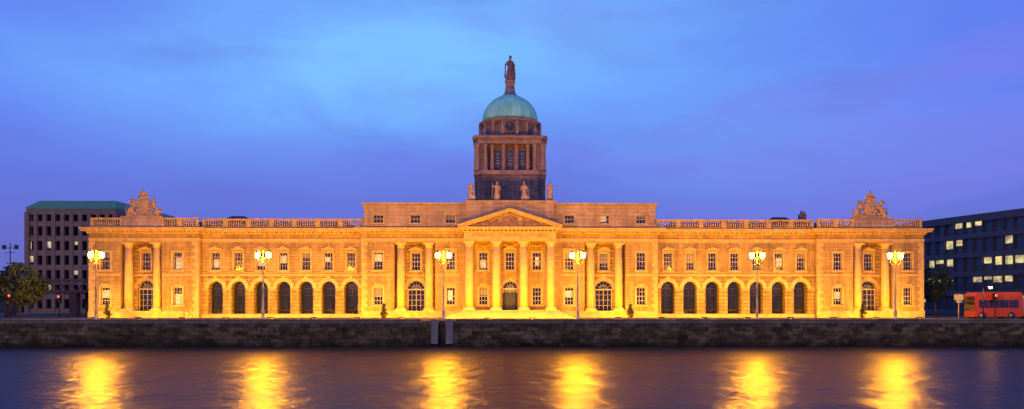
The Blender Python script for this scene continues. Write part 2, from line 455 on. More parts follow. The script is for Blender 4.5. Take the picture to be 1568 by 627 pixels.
for a,b,p in((10.32,10.6,.0),(10.6,10.8,.05),(10.8,11.44,-.04),(11.44,11.6,.2),(11.76,12.0,.6),(12.0,12.16,.72)):
    trim.box(-6.15-p,6.15+p,-2.5-p,0,a+.01,b+.01)
for i in range(24):
    x=-6.2+12.4*i/23; trim.box(x-.12,x+.12,-3.0,-2.3,11.61,11.77)
attic.prism([(-6.5,12.172),(6.5,12.172),(0,14.1)],-2.35,1.0)
for s in(-1,1):
    ex=6.95
    trim.prism([(s*ex,12.175),(s*(ex-.95),12.175),(0,14.2),(0,14.36)],-3.0,-.2)
    trim.prism([(s*(ex+.02),12.18),(s*ex,12.42),(0,14.62),(0,14.362)],-3.25,-.1)
    for i in range(1,12):
        t=i/12; x=s*(ex-.8)*(1-t); z=12.1+2.0*t
        trim.box(x-.1,x+.1,-2.9,-2.3,z+.02,z+.16)
ty=MB()
for i in range(46):
    x=U(-4.6,4.6); h=(1-abs(x)/6.0)*1.55; z=12.3+U(0,max(.05,h-.35))
    k=U(.14,.28); ty.ell(x,-2.42,z,k*U(.8,1.8),.22,k*U(.8,1.5),8,5)
for x,h in((0,1.5),(-.7,1.25),(.75,1.2),(-1.8,1.0),(1.9,1.0),(-3,.7),(3.1,.7)):
    ty.chain([(x,-2.5,12.25,.26),(x+.05,-2.55,12.25+h*.55,.2),(x,-2.55,12.25+h*.78,.1)]); ty.ell(x,-2.55,12.25+h*.9,.13,.14,.16)
    ty.chain([(x-.2,-2.55,12.25+h*.6,.08),(x-.5,-2.6,12.2+h*.5,.06)])
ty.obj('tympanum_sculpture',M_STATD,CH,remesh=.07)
st=MB()
for i in range(6):
    z1=1.05-i*.175; e=i*.36
    st.box(-6.6-e,6.6+e,-3.0-e,-.15,max(z1-.175,0.0),z1)
st.obj('portico_steps',plain('step_stone',(0.36,0.28,0.15),0.8,0,0.25,2),CH)
ah=[rect(s*wx-.675,s*wx+.675,12.95,14.1) for s in(-1,1) for wx in(8.15,12.95,18.0)]
wall_holes('attic_wall',rect(-20.0,20.0,12.2,15.35),ah,.3,1.0,M_ATTIC,CH)
attic.box(-20.15,20.15,.12,1.5,15.352,15.5); attic.box(-20.0,20.0,1.3,14,12.2,15.2); attic.box(-20.3,20.3,-.02,14.2,15.5,15.72)
attic.box(-20.1,20.1,.2,.32,12.23,12.7)
attic.box(-6.0,6.0,-.25,1.2,12.3,15.74); attic.box(-6.2,6.2,-.45,3.0,15.742,16.0)
for s in(-1,1):
    for x in(6.4,10.5,15.4,19.6): attic.box(s*x-.35,s*x+.35,.22,.32,12.7,15.35)
body.box(-56.99,56.99,2.6,35,0,11.9); body.box(-57.0,57.0,1.4,35.2,11.9,12.19)
for s in(-1,1):
    body.box(min(s*56.99,s*56.3),max(s*56.99,s*56.3),1.49,2.6,0,11.9)
    body.box(min(s*42.31,s*43.0),max(s*42.31,s*43.0),1.49,2.6,0,11.9)
    body.box(min(s*20.19,s*19.6),max(s*20.19,s*19.6),1.49,2.6,0,11.9)
for o,nm,mt in((trim,'stone_trim',M_TRIM),(colm,'columns',M_COL),(glass,'window_glass',M_GLASS),(blind,'window_blinds',M_BLIND),(lit,'lit_windows',M_LITWIN),(sash,'window_sashes',M_SASH),(body,'main_body',M_STONE),(iron,'arcade_gates',M_IRON),(attic,'attic_blocks',M_ATTIC)):
    o.obj(nm,mt,CH)
rf=MB()
for s in(-1,1):
    a,b=min(s*21,s*55),max(s*21,s*55)
    v=[(a,6,12.2),(b,6,12.2),(b,24,12.2),(a,24,12.2),(a+4,15,14.6),(b-4,15,14.6)]
    rf.add(v,[(0,1,5,4),(1,2,5),(2,3,4,5),(3,0,4)])
    a,b=min(s*36,s*46),max(s*36,s*46)
    v=[(a,8,12.2),(b,8,12.2),(b,20,12.2),(a,20,12.2),(a+4,12,15.15),(b-4,12,15.15)]
    rf.add(v,[(0,1,5,4),(1,2,5),(2,3,4,5),(3,0,4)])
rf.obj('slate_roofs',M_SLATE,CH)
ch=MB(); ch.box(43.2,44.1,9,10,12.2,15.3); ch.lathe(43.5,9.5,[(.14,15.3),(.18,15.8),(.12,15.8)],8)
ch.lathe(43.9,9.5,[(.14,15.3),(.18,15.7),(.12,15.7)],8); ch.box(-41,-40,12,13,12.2,14.9)
ch.lathe(53.2,6.5,[(.5,13.5),(.5,14.8),(.75,15.0),(.8,15.9),(.4,16.2),(.2,16.3)],12); ch.box(52.6,53.8,5.9,7.1,12.2,13.8)
ch.obj('chimneys',M_STATD,CH)

# ---------- dome tower
TY=18.0
tw=MB(); tt=MB()
def csq(h,c,cy=TY): return [(-h+c,cy-h),(h-c,cy-h),(h,cy-h+c),(h,cy+h-c),(h-c,cy+h),(-h+c,cy+h),(-h,cy+h-c),(-h,cy-h+c)]
tw.zprism(csq(5.45,1.2),12,21.7); tt.zprism(csq(5.6,1.2),21.7,21.95); tt.zprism(csq(5.5,1.1),21.95,22.3)
tw.zprism(csq(4.0,.5),22.3,26.4)
for sx in(-1,1):
    for sy in(-1,1):
        tw.box(sx*3.55,sx*5.15,TY+sy*3.55,TY+sy*5.15,22.3,26.4)
def rot(x,y,k):
    for _ in range(k): x,y=-y,x
    return x,TY+y
for k in range(4):
    for x in(-2.75,-.98,.98,2.75):
        a,b=rot(x,-4.55,k)
        tt.lathe(a,b,[(.4,22.3),(.4,22.45),(.31,22.55),(.3,24),(.26,25.8),(.28,25.85),(.42,26.15),(.42,26.4)],12)
    for x in(-4.95,-3.75,3.75,4.95):
        a,b=rot(x,-5.2,k)
        tt.lathe(a,b,[(.38,22.3),(.38,22.45),(.3,22.55),(.29,24),(.25,25.8),(.4,26.15),(.4,26.4)],12)
tt.zprism(csq(5.35,.5),26.4,26.75); tt.zprism(csq(5.25,.5),26.75,27.2); tt.zprism(csq(5.75,.5),27.2,27.42); tt.zprism(csq(5.6,.5),27.42,27.6)
for i in range(22):
    x=-5.3+10.6*i/21
    for k in range(4):
        a,b=rot(x,-5.5,k); tt.box(a-.1,a+.1,b-.1,b+.1,27.02,27.2)
tw.lathe(0,TY,[(5.2,27.6),(5.2,27.9),(4.75,28.0),(4.6,28.1),(4.55,30.1)],48,smooth=False)
tt.lathe(0,TY,[(4.6,30.1),(4.75,30.15),(4.95,30.3),(4.95,30.45),(4.6,30.5),(4.45,30.75)],48,smooth=False)
for i in range(16):
    a=2*math.pi*(i+.5)/16
    tt.obox((4.62*math.cos(a),TY+4.62*math.sin(a),29.1),.3,.42,2.0,a)
for k in range(4):
    for q in(-1,1):
        a,b=rot(q*1.15,-4.75,k); tt.box(a-.18,a+.18,b-.18,b+.18,28,30.0)
        a,b=rot(q*3.9,-4.0,k); tt.lathe(a,b,[(.3,27.6),(.45,28),(.3,28.3),(.4,28.7),(.1,29.1)],10)
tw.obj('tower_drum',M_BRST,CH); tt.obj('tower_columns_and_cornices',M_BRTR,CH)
wn=MB(); wf=MB()
for x in(-1.87,0,1.87):
    wn.prism(arch(x,.85,23.0,25.6),TY-4.06,TY-4.0); 
    for q in(-.14,.14): wf.box(x+q-.025,x+q+.025,TY-4.1,TY-4.065,23.0,25.4)
    for z in(23.5,24,24.5,25): wf.box(x-.42,x+.42,TY-4.095,TY-4.067,z-.025,z+.025)
for k in(1,3):
    for x in(-1.87,0,1.87):
        a,b=rot(x,-4.03,k); wn.box(a-.04,a+.04,b-.42,b+.42,23,25.5)
wn.obj('tower_windows',M_GLASS,CH); wf.obj('tower_window_bars',M_SASH,CH)
ck=MB(); ck.prism([(0.95*math.cos(2*math.pi*i/32),29.1+.95*math.sin(2*math.pi*i/32)) for i in range(32)],TY-4.95,TY-4.4)
ck.obj('clock_face',plain('clock_face_paint',(0.02,0.025,0.06),0.4),CH)
cg=MB()
for i in range(12):
    a=2*math.pi*i/12; cg.tube((.62*math.cos(a),TY-4.98,29.1+.62*math.sin(a)),(.82*math.cos(a),TY-4.98,29.1+.82*math.sin(a)),.035,.045,5)
for i in range(32):
    a=2*math.pi*i/32;b=2*math.pi*(i+1)/32; cg.tube((.92*math.cos(a),TY-4.96,29.1+.92*math.sin(a)),(.92*math.cos(b),TY-4.96,29.1+.92*math.sin(b)),.04,.04,5)
cg.tube((0,TY-5.0,29.1),(-.3,TY-5.0,29.55),.05,.03,5); cg.tube((0,TY-5.02,29.1),(.15,TY-5.02,29.85),.04,.02,5)
cg.obj('clock_numerals_and_hands',M_GOLD,CH)
dm=MB()
prof=[]
for j in range(15):
    t=math.pi/2*j/15; prof.append((4.3*math.cos(t),30.75+4.35*math.sin(t)))
dm.lathe(0,TY,prof,160,rfun=lambda r,z,i: r*(1.0 if i%5 else 1.028))
dm.obj('copper_dome',M_COPPER,CH)
pd=MB()
pd.lathe(0,TY,[(1.2,34.75),(1.2,35.1),(.95,35.2),(.8,35.8),(.72,36.4)],20)
pd.box(-.7,.7,TY-.7,TY+.7,36.4,37.1); pd.box(-.8,.8,TY-.8,TY+.8,37.1,37.35)
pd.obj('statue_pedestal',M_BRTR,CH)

# ------------------------------------------------------------ statues
def statue(name,x,y,z,h,mat,sgn=1,kind=0):
    m=MB(); k=h/2.7
    def C(pts): m.chain([(a*k,b*k,c*k,d*k) for a,b,c,d in pts])
    def E(a,b,c,d,e,f): m.ell(a*k,b*k,c*k,d*k,e*k,f*k)
    m.box(-.42*k,.42*k,-.42*k,.42*k,0,.22*k)
    m.lathe(0,0,[(.42*k,.2*k),(.38*k,.6*k),(.33*k,1.1*k),(.28*k,1.45*k),(.26*k,1.6*k),(.33*k,1.95*k),(.28*k,2.15*k),(.1*k,2.25*k)],14,rfun=lambda r,zz,i:r*(1+.1*math.sin(i*2.7+zz*3)))
    for i in range(5): 
        a=i*1.25; C([(math.cos(a)*.38,math.sin(a)*.36,.25,.09),(math.cos(a+.3)*.28,math.sin(a+.3)*.26,1.2,.06)])
    C([(0,0,2.15,.1),(0.02*sgn,-.02,2.35,.1)]); E(.03*sgn,-.03,2.5,.14,.17,.2); E(.03*sgn,.04,2.56,.16,.17,.16)
    C([(.28*sgn,0,2.05,.11),(.48*sgn,-.05,1.65,.09),(.36*sgn,-.32,1.4,.07)])
    if kind==0:
        C([(-.28*sgn,0,2.05,.11),(-.45*sgn,-.1,1.65,.09),(-.52*sgn,-.3,1.35,.07)])
        C([(-.52*sgn,-.3,.2,.07),(-.52*sgn,-.3,1.6,.05)]); E(-.5*sgn,-.2,.5,.2,.2,.35)
    elif kind==1:
        C([(-.28*sgn,0,2.05,.11),(-.55*sgn,-.1,1.9,.09),(-.62*sgn,-.2,2.25,.07)]); C([(-.62*sgn,-.2,.3,.05),(-.62*sgn,-.2,2.7,.04)])
    else:
        C([(-.28*sgn,0,2.05,.11),(-.5*sgn,-.1,1.7,.09),(-.5*sgn,-.3,1.45,.07)])
        C([(-.5*sgn,-.3,.25,.09),(-.5*sgn,-.3,1.5,.07)]); C([(-.6*sgn,-.3,.6,.08),(-.4*sgn,-.3,.28,.1),(-.1*sgn,-.3,.6,.08)])
        E(.03,0,2.68,.2,.2,.08); C([(.38,-.3,1.4,.08),(.42,-.3,.4,.09)]); C([(.3,.2,2.0,.14),(.42,.2,1.2,.16),(.4,.2,.3,.2)])
    return m.obj(name,mat,None,remesh=.045*k,loc=(x,y,z))
for i,(x,kd) in enumerate(((-5.4,0),(-1.8,1),(1.95,0),(5.5,1))):
    statue('stone_statue',x,.6,16.0,2.75,M_STAT,1 if i%2 else -1,kd)
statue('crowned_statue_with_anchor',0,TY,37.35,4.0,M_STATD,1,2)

def arms(x,y,z,s):
    m=MB()
    m.box(-2.2,2.2,-.5,.5,0,.3)
    m.ell(0,0,1.45,.95,.4,1.25,14,8)
    for i in range(14):
        a=2*math.pi*i/14; m.ell(.98*math.cos(a),-.1,1.45+1.25*math.sin(a),.2,.25,.2,8,5)
    for i in range(5):
        a=-.9+.45*i; m.chain([(a*.6,-.05,2.7,.12),(a*.75,-.05,2.95,.12),(a*.35,-.05,3.3,.1),(0,-.05,3.45,.1)])
    m.ell(0,0,2.75,.62,.4,.16); m.ell(0,0,3.62,.14,.14,.18)
    for q in(-1,1):
        m.chain([(q*2.1,.05,.65,.36),(q*1.7,0,1.0,.38),(q*1.35,-.05,1.45,.36),(q*1.4,-.1,1.95,.24)])
        m.ell(q*1.5,-.2,2.15,.33,.33,.3); m.chain([(q*1.6,-.3,2.15,.16),(q*1.85,-.45,2.05,.11)])
        if q<0: m.ell(q*1.4,0,2.05,.42,.36,.42)
        else: m.chain([(q*1.55,-.3,2.35,.07),(q*1.95,-.4,2.85,.03)]); 
        m.chain([(q*1.35,-.2,1.35,.16),(q*1.65,-.45,1.1,.11),(q*1.85,-.5,.8,.09)])
        m.chain([(q*1.1,-.25,1.5,.14),(q*1.25,-.5,1.6,.1)])
        m.chain([(q*2.1,-.15,.6,.25),(q*1.75,-.45,.5,.15),(q*2.05,-.5,.35,.13)])
        m.chain([(q*2.2,.1,.6,.1),(q*2.5,.1,.8,.07),(q*2.45,.1,1.25,.07),(q*2.3,.1,1.4,.1)])
        m.ell(q*1.4,.05,.5,.7,.3,.3)
    return m.obj('coat_of_arms_sculpture',M_STAT,None,remesh=.06,loc=(x,y,z))
arms(-50,.7,13.8,1); arms(49.9,.7,13.8,1)

# ------------------------------------------------------------ ground, quay, river
g=MB(); g.add([(-1500,-20.5,-.13),(1500,-20.5,-.13),(1500,3000,-.13),(-1500,3000,-.13)],[(0,1,2,3)]); g.obj('ground',M_ASPH)
rd=MB(); rd.add([(-400,-18,-.126),(400,-18,-.126),(400,-10,-.126),(-400,-10,-.126)],[(0,1,2,3)]); rd.obj('road',plain('road_asphalt',(0.045,0.045,0.048),.8,0,.3,2))
mk=MB()
for i in range(-40,40): mk.box(i*6,i*6+3,-14.06,-13.94,-.124,-.122)
mk.box(-400,400,-17.7,-17.6,-.124,-.122); mk.obj('road_markings',M_PAINT)
pv=MB(); pv.box(-75,75,-10,1.2,-.2,-.005); pv.box(-400,400,-21.4,-18,-.2,-.002); pv.obj('pavement',M_PAVE)
q=MB()
SL=(-7.85,-7.0)
q.box(-400,SL[0],-21.9,-21.2,-4,-.2); q.box(SL[1],400,-21.9,-21.2,-4,-.2); q.box(SL[0]-.01,SL[1]+.01,-21.3,-21.0,-4,-.1)
z=-3.3; row=0
while z<-.32:
    h=U(.40,.52); h=min(h,-.30-z)
    x=-125+U(0,1)
    while x<125:
        w=U(.7,1.7); a,b=x,x+w-.03
        if not(b>-8.6 and a<-6.25): q.box(a,b,-22.05-U(0,.05),-21.9,z,z+h-.025)
        elif a<-8.62: q.box(a,-8.62,-22.05,-21.9,z,z+h-.025)
        elif b>-6.22: q.box(-6.22,b,-22.05,-21.9,z,z+h-.025)
        x+=w
    z+=h
QW=empty('quay_wall')
q.obj('wall_stones',M_QUAY,QW)
cp=MB(); x=-125
while x<125:
    w=U(1.4,2.0)
    if x+w<-8.6 or x>-6.2: cp.box(x,x+w-.02,-22.16-U(0,.02),-21.3,-.30,.16+U(0,.025))
    x+=w
cp.obj('coping',M_COPING,QW)
pp=MB(); pp.box(-8.6,SL[0],-22.2,-21.25,-2.5,.2); pp.box(SL[1],-6.22,-22.2,-21.25,-2.5,.2); pp.obj('pale_stone_jambs',M_PALE,QW)
ld=MB()
for x in(-7.7,-7.15): ld.tube((x,-21.6,-3.2),(x,-21.6,.1),.03)
for i in range(11): ld.tube((-7.7,-21.6,-3.1+i*.3),(-7.15,-21.6,-3.1+i*.3),.02)
for x in range(-100,101,14):
    ld.tube((x+3,-22.12,-.9),(x+3,-22.2,-1.15),.05,.05); 
ld.obj('iron_ladder_and_rings',M_IRON,QW)
w=MB(); w.add([(-1500,-104,-2.83),(1500,-104,-2.83),(1500,-21.5,-2.83),(-1500,-21.5,-2.83)],[(0,1,2,3)]); w.obj('river_water',M_WATER)
nb=MB(); nb.box(-300,300,-160,-104,-4,-.02); nb.obj('near_quay_pavement',M_PAVE)

# ------------------------------------------------------------ lamps
def street_lamp(x,y=-20.9,name='street_lamp'):
    e=empty(name,(x,y,-.002))
    p=MB()
    p.lathe(0,0,[(.28,0),(.28,.25),(.2,.35),(.17,.9),(.2,1.0),(.12,1.15),(.10,3.5),(.13,3.6),(.085,3.75),(.07,6.3),(.1,6.4),(.05,6.55),(.045,7.5),(.09,7.6),(.02,7.95)],10)
    for q in(-1,1):
        pts=[(0,0,6.35),(q*.3,0,6.2),(q*.5,0,6.3),(q*.6,0,6.55),(q*.6,0,6.85)]
        for a,b in zip(pts,pts[1:]): p.tube(a,b,.035,.035,6)
        p.tube((0,0,7.15),(q*.45,0,6.35),.02,.02,5)
        p.lathe(q*.6,0,[(.05,6.75),(.22,6.84),(.22,6.88)],8)
        p.lathe(q*.6,0,[(.34,7.5),(.34,7.54),(.18,7.7),(.05,7.76),(.03,7.92)],8)
        for k in range(6):
            a=2*math.pi*k/6
            p.tube((q*.6+.22*math.cos(a),.22*math.sin(a),6.87),(q*.6+.33*math.cos(a),.33*math.sin(a),7.51),.012,.012,4)
    p.obj('post_and_arms',M_POST,e)
    b=MB()
    for q in(-1,1): b.ell(q*.6,0,7.19,.26,.26,.30,10,6)
    b.obj('lamp_globes',M_LAMP,e)
    return e
for x in(-45.4,-27.2,-7.35,7.5,27.5,43.0): street_lamp(x)

def flood(x,y,power,aim_z=5.5,ay=1.0,tx=None):
    e=empty('ground_floodlight',(x,y,0))
    b=MB(); b.box(-.4,.4,-.12,.04,.03,.17); b.box(-.3,-.24,-.06,.0,-.01,.04); b.box(.24,.3,-.06,.0,-.01,.04); b.obj('housing',M_IRON,e)
    l=bpy.data.lights.new('flood_lamp','AREA'); l.shape='RECTANGLE'; l.size=.7; l.size_y=.14; l.energy=power; l.color=(1.0,.42,.006)
    o=bpy.data.objects.new('flood_lamp',l); col.objects.link(o)
    p=Vector((x,y+.1,.14)); d=Vector((x if tx is None else tx,ay,aim_z))-p
    o.rotation_euler=d.to_track_quat('-Z','Y').to_euler(); o.parent=e; o.location=(0,.12,.14)
for i in range(20):
    x=-54+108*i/19
    y=-4.6 if abs(x)>9 else -8.3
    flood(x,y,780 if abs(x)>9 else 1050,4.4)

# ------------------------------------------------------------ surroundings
def leafy(name,x,y,z0,h,w,leafmat,trunkh=1.5,nclump=60,leaves=60,cone=False,ls=.22):
    e=empty(name,(x,y,z0)); t=MB()
    t.chain([(0,0,0,.06*w**.7),(U(-.1,.1),0,trunkh,.045*w**.7),(U(-.3,.3)*(0 if cone else 1),0,h*.7,.015*w**.7)])
    L=MB()
    cl=[]
    for i in range(nclump):
        if cone:
            u=R()**1.3; zz=trunkh+(h-trunkh)*u; rr=w/2*(1-u)*math.sqrt(R()); a=U(0,6.28)
            cl.append((rr*math.cos(a),rr*math.sin(a),zz,.12))
        else:
            a=U(0,6.28); b=math.acos(U(-1,1)); rr=U(.35,1)**.6
            cx=w/2*rr*math.sin(b)*math.cos(a); cy=w/2*rr*math.sin(b)*math.sin(a); cz=trunkh+(h-trunkh)*(.5+.5*rr*math.cos(b))
            cl.append((cx,cy,cz,U(.35,.8)*w/7))
            if i%5==0: t.tube((0,0,trunkh+U(0,h*.3)),(cx*.8,cy*.8,cz*.95),.02*w**.6,.01,5)
    for cx,cy,cz,cr in cl:
        for j in range(leaves):
            p=Vector((cx+random.gauss(0,cr*.6),cy+random.gauss(0,cr*.6),cz+random.gauss(0,cr*.5)))
            a=Vector((U(-1,1),U(-1,1),U(-1,1))).normalized()*ls; b=a.orthogonal().normalized()*ls*.6
            L.add([p-a,p-b,p+a,p+b],[(0,1,2,3)])
    t.obj('trunk_and_limbs',plain('bark',(.07,.05,.035),.9),e); L.obj('foliage',leafmat,e)
M_LEAF=plain('leaves',(.05,.085,.03),.6,0,.5,1.0,0)
M_LEAFD=plain('dark_leaves',(.025,.05,.02),.6,0,.5,2.0,0)
leafy('street_tree',-67.5,2,0,7.2,6.0,M_LEAF,2,60,70)
leafy('street_tree',-73,8,0,7,6,M_LEAF,2,50,60)
leafy('street_tree',-60.5,16,0,6.5,5,M_LEAFD,2,50,60)
leafy('street_tree',63,8,0,7.6,5,M_LEAFD,2,60,60)
for x in(-53,-16.7,16.0,47.2):
    leafy('topiary_shrub',x,-3.2,.35,1.55,1.0,M_LEAFD,.15,60,24,True,.07)
    b=MB(); b.lathe(x,-3.2,[(.28,0),(.4,.45),(.44,.45),(.44,.5),(.3,.5)],12); b.obj('planter_pot',plain('terracotta',(.12,.06,.04),.8))

def office(name,pts,h,floors,bay,wallm,glassm,litm,plit,band=.9,roofm=None,roofh=0,strip=False,pw=.35,over=0,gs=.95):
    e=empty(name); W=MB();G=MB();L=MB()
    n=len(pts); fh=h/floors
    cen=Vector((sum(p[0] for p in pts)/n,sum(p[1] for p in pts)/n))
    ins=[tuple(cen+(Vector(p)-cen)*gs) for p in pts]
    G.zprism(ins,0,h-.2)
    for i in range(n):
        a=Vector(pts[i]);b=Vector(pts[(i+1)%n]); L_=(b-a).length; d=(b-a)/L_; ang=math.atan2(d.y,d.x); nrm=Vector((d.y,-d.x))
        nb_=max(1,round(L_/bay)); bw=L_/nb_
        for f in range(floors+1):
            z=f*fh; m_=(a+b)/2-nrm*.25
            W.obox((m_.x,m_.y,z+(band/2 if f<floors else 0)),L_+.1,.7,band,ang)
        for k in range(nb_+1):
            c=a+d*bw*k-nrm*.2; W.obox((c.x,c.y,h/2),pw,.55+ (0.25 if strip else 0),h-.05,ang)
        for f in range(floors):
            k=0
            while k<nb_:
                run=random.choice((1,1,2,3)) if not strip else 1
                if R()<plit:
                    for kk in range(k,min(nb_,k+run)):
                        c=a+d*bw*(kk+.5)-nrm*.3; hh=(fh-band)*(U(.3,.9) if strip else U(.2,.65)); zt=(f+1)*fh-hh/2-.1
                        L.obox((c.x,c.y,zt),(bw-pw)*U(.4,.98),.12,hh,ang)
                k+=run
    W.obj('walls',wallm,e);G.obj('glazing',glassm,e)
    if L.v: L.obj('lit_rooms',litm,e)
    Rf=MB()
    top=[tuple(cen+(Vector(p)-cen)*(1+over)) for p in pts]
    Rf.zprism(top,h+band/2,h+band/2+.4)
    if roofh:
        t2=[tuple(cen+(Vector(p)-cen)*.86) for p in pts]
        v=[(x,y,h+band/2+.4) for x,y in top]+[(x,y,h+band/2+.4+roofh) for x,y in t2]
        Rf.add(v,[(i,(i+1)%n,(i+1)%n+n,i+n) for i in range(n)]+[tuple(range(n,2*n))])
    Rf.obj('roof',roofm or wallm,e)
    return e
M_OW=plain('brown_office_cladding',(.32,.19,.12),.7,0,.2,1)
M_OG=plain('office_glass',(.02,.02,.03),.12,0,.3,.5,0)
M_GG=plain('blue_glass',(.03,.06,.12),.08,0,.3,.3,0)
M_OR=plain('green_copper_roof',(.14,.34,.16),.6,0,.2,1)
M_LW=emis('office_light',(1.0,.80,.4),.8,.7,.8)
M_LG=emis('fluorescent_office_light',(1.0,.80,.26),.95,.8,.9)
office('brown_office_block',[(-101,60),(-82.5,60),(-82.5,95),(-101,95)],21.3,7,1.85,M_OW,M_OG,M_LW,.13,1.1,M_OR,1.7,True,.8,.01)
office('glass_office_building',[(79.5,62),(81,52),(84,41),(88.5,27),(95,15),(105,8),(130,5),(130,80),(80,80)],17.6,5,2.2,plain('blue_grey_spandrel',(.07,.08,.095),.35,.2),M_GG,M_LG,.58,.95,None,0,False,.10,.006,.96)
D=MB()
x=-260
while x<300:
    w=U(8,22); 
    if not -60<x<55: D.box(x,x+w,110+U(0,20),140,0,U(5,9.5))
    x+=w
D.obj('distant_buildings',plain('distant_brick',(.07,.055,.06),.8,0,.3,.2))
br=empty('railway_bridge'); b=MB()
for yy in(18,24):
    b.box(-130,-60,yy,yy+.4,3.7,4.1); b.box(-130,-60,yy,yy+.4,5.6,5.9)
    for i in range(47):
        x=-130+i*1.5
        b.tube((x,yy+.2,4.0),(x+1.5,yy+.2,5.7),.07,.07,4); b.tube((x+1.5,yy+.2,4.0),(x,yy+.2,5.7),.07,.07,4)
b.box(-130,-60,18.4,24,3.75,3.95)
for x in(-120,-100,-82,-69): 
    b.box(x-.6,x+.6,18.2,19.4,0,3.74); b.box(x-.6,x+.6,23,24,0,3.74)
b.obj('lattice_girders',plain('bridge_iron',(.09,.06,.06),.6,.2),br)
m=MB(); m.tube((-86,30,0),(-86,30,12.5),.12,.07); m.tube((-87,30,11.6),(-85,30,11.6),.05); m.box(-87.3,-86.8,29.8,30.2,11.4,12.1); m.box(-85.2,-84.7,29.8,30.2,11.4,12.1); m.tube((-86.9,30,10.8),(-85.1,30,10.8),.04)
m.obj('signal_mast',M_IRON)
def tlight(x,y,on,name='traffic_light'):
    e=empty(name,(x,y,0)); p=MB(); p.tube((0,0,0),(0,0,2.6),.06,.05); p.box(-.17,.17,-.12,.12,2.1,3.1); p.box(-.26,.26,.12,.14,2.0,3.2)
    for i in range(3): p.tube((0,-.12,2.27+.33*i),(0,-.26,2.27+.33*i),.13,.13,10)
    p.obj('pole_and_head',M_IRON,e); l=MB(); l.ell(0,-.26,2.27+.33*on,.12,.05,.12); l.obj('lit_lens',emis('red_lens',(1,.03,.01),14),e)
tlight(-64.5,-5,2); tlight(-63.2,4,2); tlight(61.5,-9,2)
def small_lamp(x,y,h):
    e=empty('street_lamp',(x,y,0)); p=MB(); p.tube((0,0,0),(0,0,h),.08,.05); p.tube((0,0,h),(.7,-.1,h+.15),.04); p.lathe(.85,-.1,[(.1,h+.2),(.28,h+.1),(.28,h+.06)],8)
    p.obj('post',M_IRON,e); b=MB(); b.ell(.85,-.1,h,.2,.2,.12); b.obj('lamp',emis('small_sodium_lamp',(1,.40,.03),220),e)
small_lamp(58.2,-12,3.9); small_lamp(64.5,-11.5,4.1); small_lamp(-63,40,5)

def wheel(T,Rm,x,y,r,w=.28):
    for mbd,rr,ww in((T,r,w),(Rm,r*.55,w+.03)):
        mbd.tube((x,y-ww/2,r),(x,y+ww/2,r),rr,rr,18)
def coach(name,x,y,L,H,W,paint,band=True,truckcab=False):
    e=empty(name,(x,y,-.12)); B=MB();G=MB();T=MB();K=MB();S=MB()
    if not truckcab:
        B.prism([(0,.35),(L,.35),(L,H-.25),(L-.25,H),(.35,H),(.08,H-.3)],0,W)
        n=int(L/1.5)
        for yy in(-.02,W-.01):
            for i in range(n):
                a=.5+(L-1)*i/n; G.box(a+.05,a+(L-1)/n-.05,yy,yy+.03,1.5,H-1.0)
        G.box(-.015,.05,.15,W-.15,1.1,H-.55)
    else:
        B.prism([(0,.5),(1.9,.5),(1.9,H-.5),(.6,H-.5),(.12,1.6),(0,1.4)],0,W)
        B.box(2.05,L,-.05,W+.05,.9,H); G.prism([(.35,1.5),(1.4,1.5),(1.4,H-.75),(.65,H-.75)],-.02,0.01); G.prism([(.35,1.5),(1.4,1.5),(1.4,H-.75),(.65,H-.75)],W-.01,W+.02)
        T.box(.3,L,.3,W-.3,.5,.9)
    for xx in(L*.16 if not truckcab else .9,L*.76):
        for yy in(.12,W-.12): wheel(T,S,xx,yy,.48)
    T.box(.2,L-.1,.1,W-.1,.28,.36)
    for yy in(.2,W-.35): K.box(L-.01,L+.02,yy,yy+.15,.8,1.0)
    B.obj('body',paint,e);G.obj('windows',M_GLASS,e);T.obj('tyres_and_chassis',plain('rubber',(.02,.02,.02),.8),e);S.obj('wheel_hubs',plain('hub_metal',(.25,.25,.25),.4,.7),e);K.obj('tail_lights',emis('tail_light',(1,.05,.01),20),e)
coach('red_bus',59.2,-8.5,6.2,3.5,2.4,plain('red_bus_paint',(.40,.05,.015),.4,0,.1,1,0))
coach('white_lorry',66.0,-8.3,6.5,3.2,2.3,plain('white_lorry_paint',(.75,.7,.62),.4,0,.1,1,0),truckcab=True)
sg=MB(); sg.tube((57.4,-8,0),(57.4,-8,3.2),.05); sg.box(56.8,58.0,-8.08,-8.04,2.4,3.1); sg.obj('direction_sign',plain('sign_paint',(.6,.5,.2),.5))
bk=MB(); 
for cx in(0,1.05):
    for i in range(16):
        a=2*math.pi*i/16;b2=2*math.pi*(i+1)/16; bk.tube((cx+.34*math.cos(a),0,.34+.34*math.sin(a)),(cx+.34*math.cos(b2),0,.34+.34*math.sin(b2)),.02,.02,5)
    for i in range(6):
        a=2*math.pi*i/6; bk.tube((cx,0,.34),(cx+.33*math.cos(a),0,.34+.33*math.sin(a)),.004,.004,3)
for a,b2 in(((0,.34),(.2,.85)),((.2,.85),(.78,.8)),((.45,.34),(.78,.8)),((.45,.34),(.22,.75)),((0,.34),(.45,.34)),((1.05,.34),(.78,.95)),((.45,.34),(.2,.95))):
    bk.tube((a[0],0,a[1]),(b2[0],0,b2[1]),.018)
bk.tube((.78,-.22,.97),(.78,.22,.97),.015); bk.ell(.18,0,.97,.13,.07,.03)
bk.obj('bicycle',M_IRON,None,loc=(-43.2,-3.2,0))

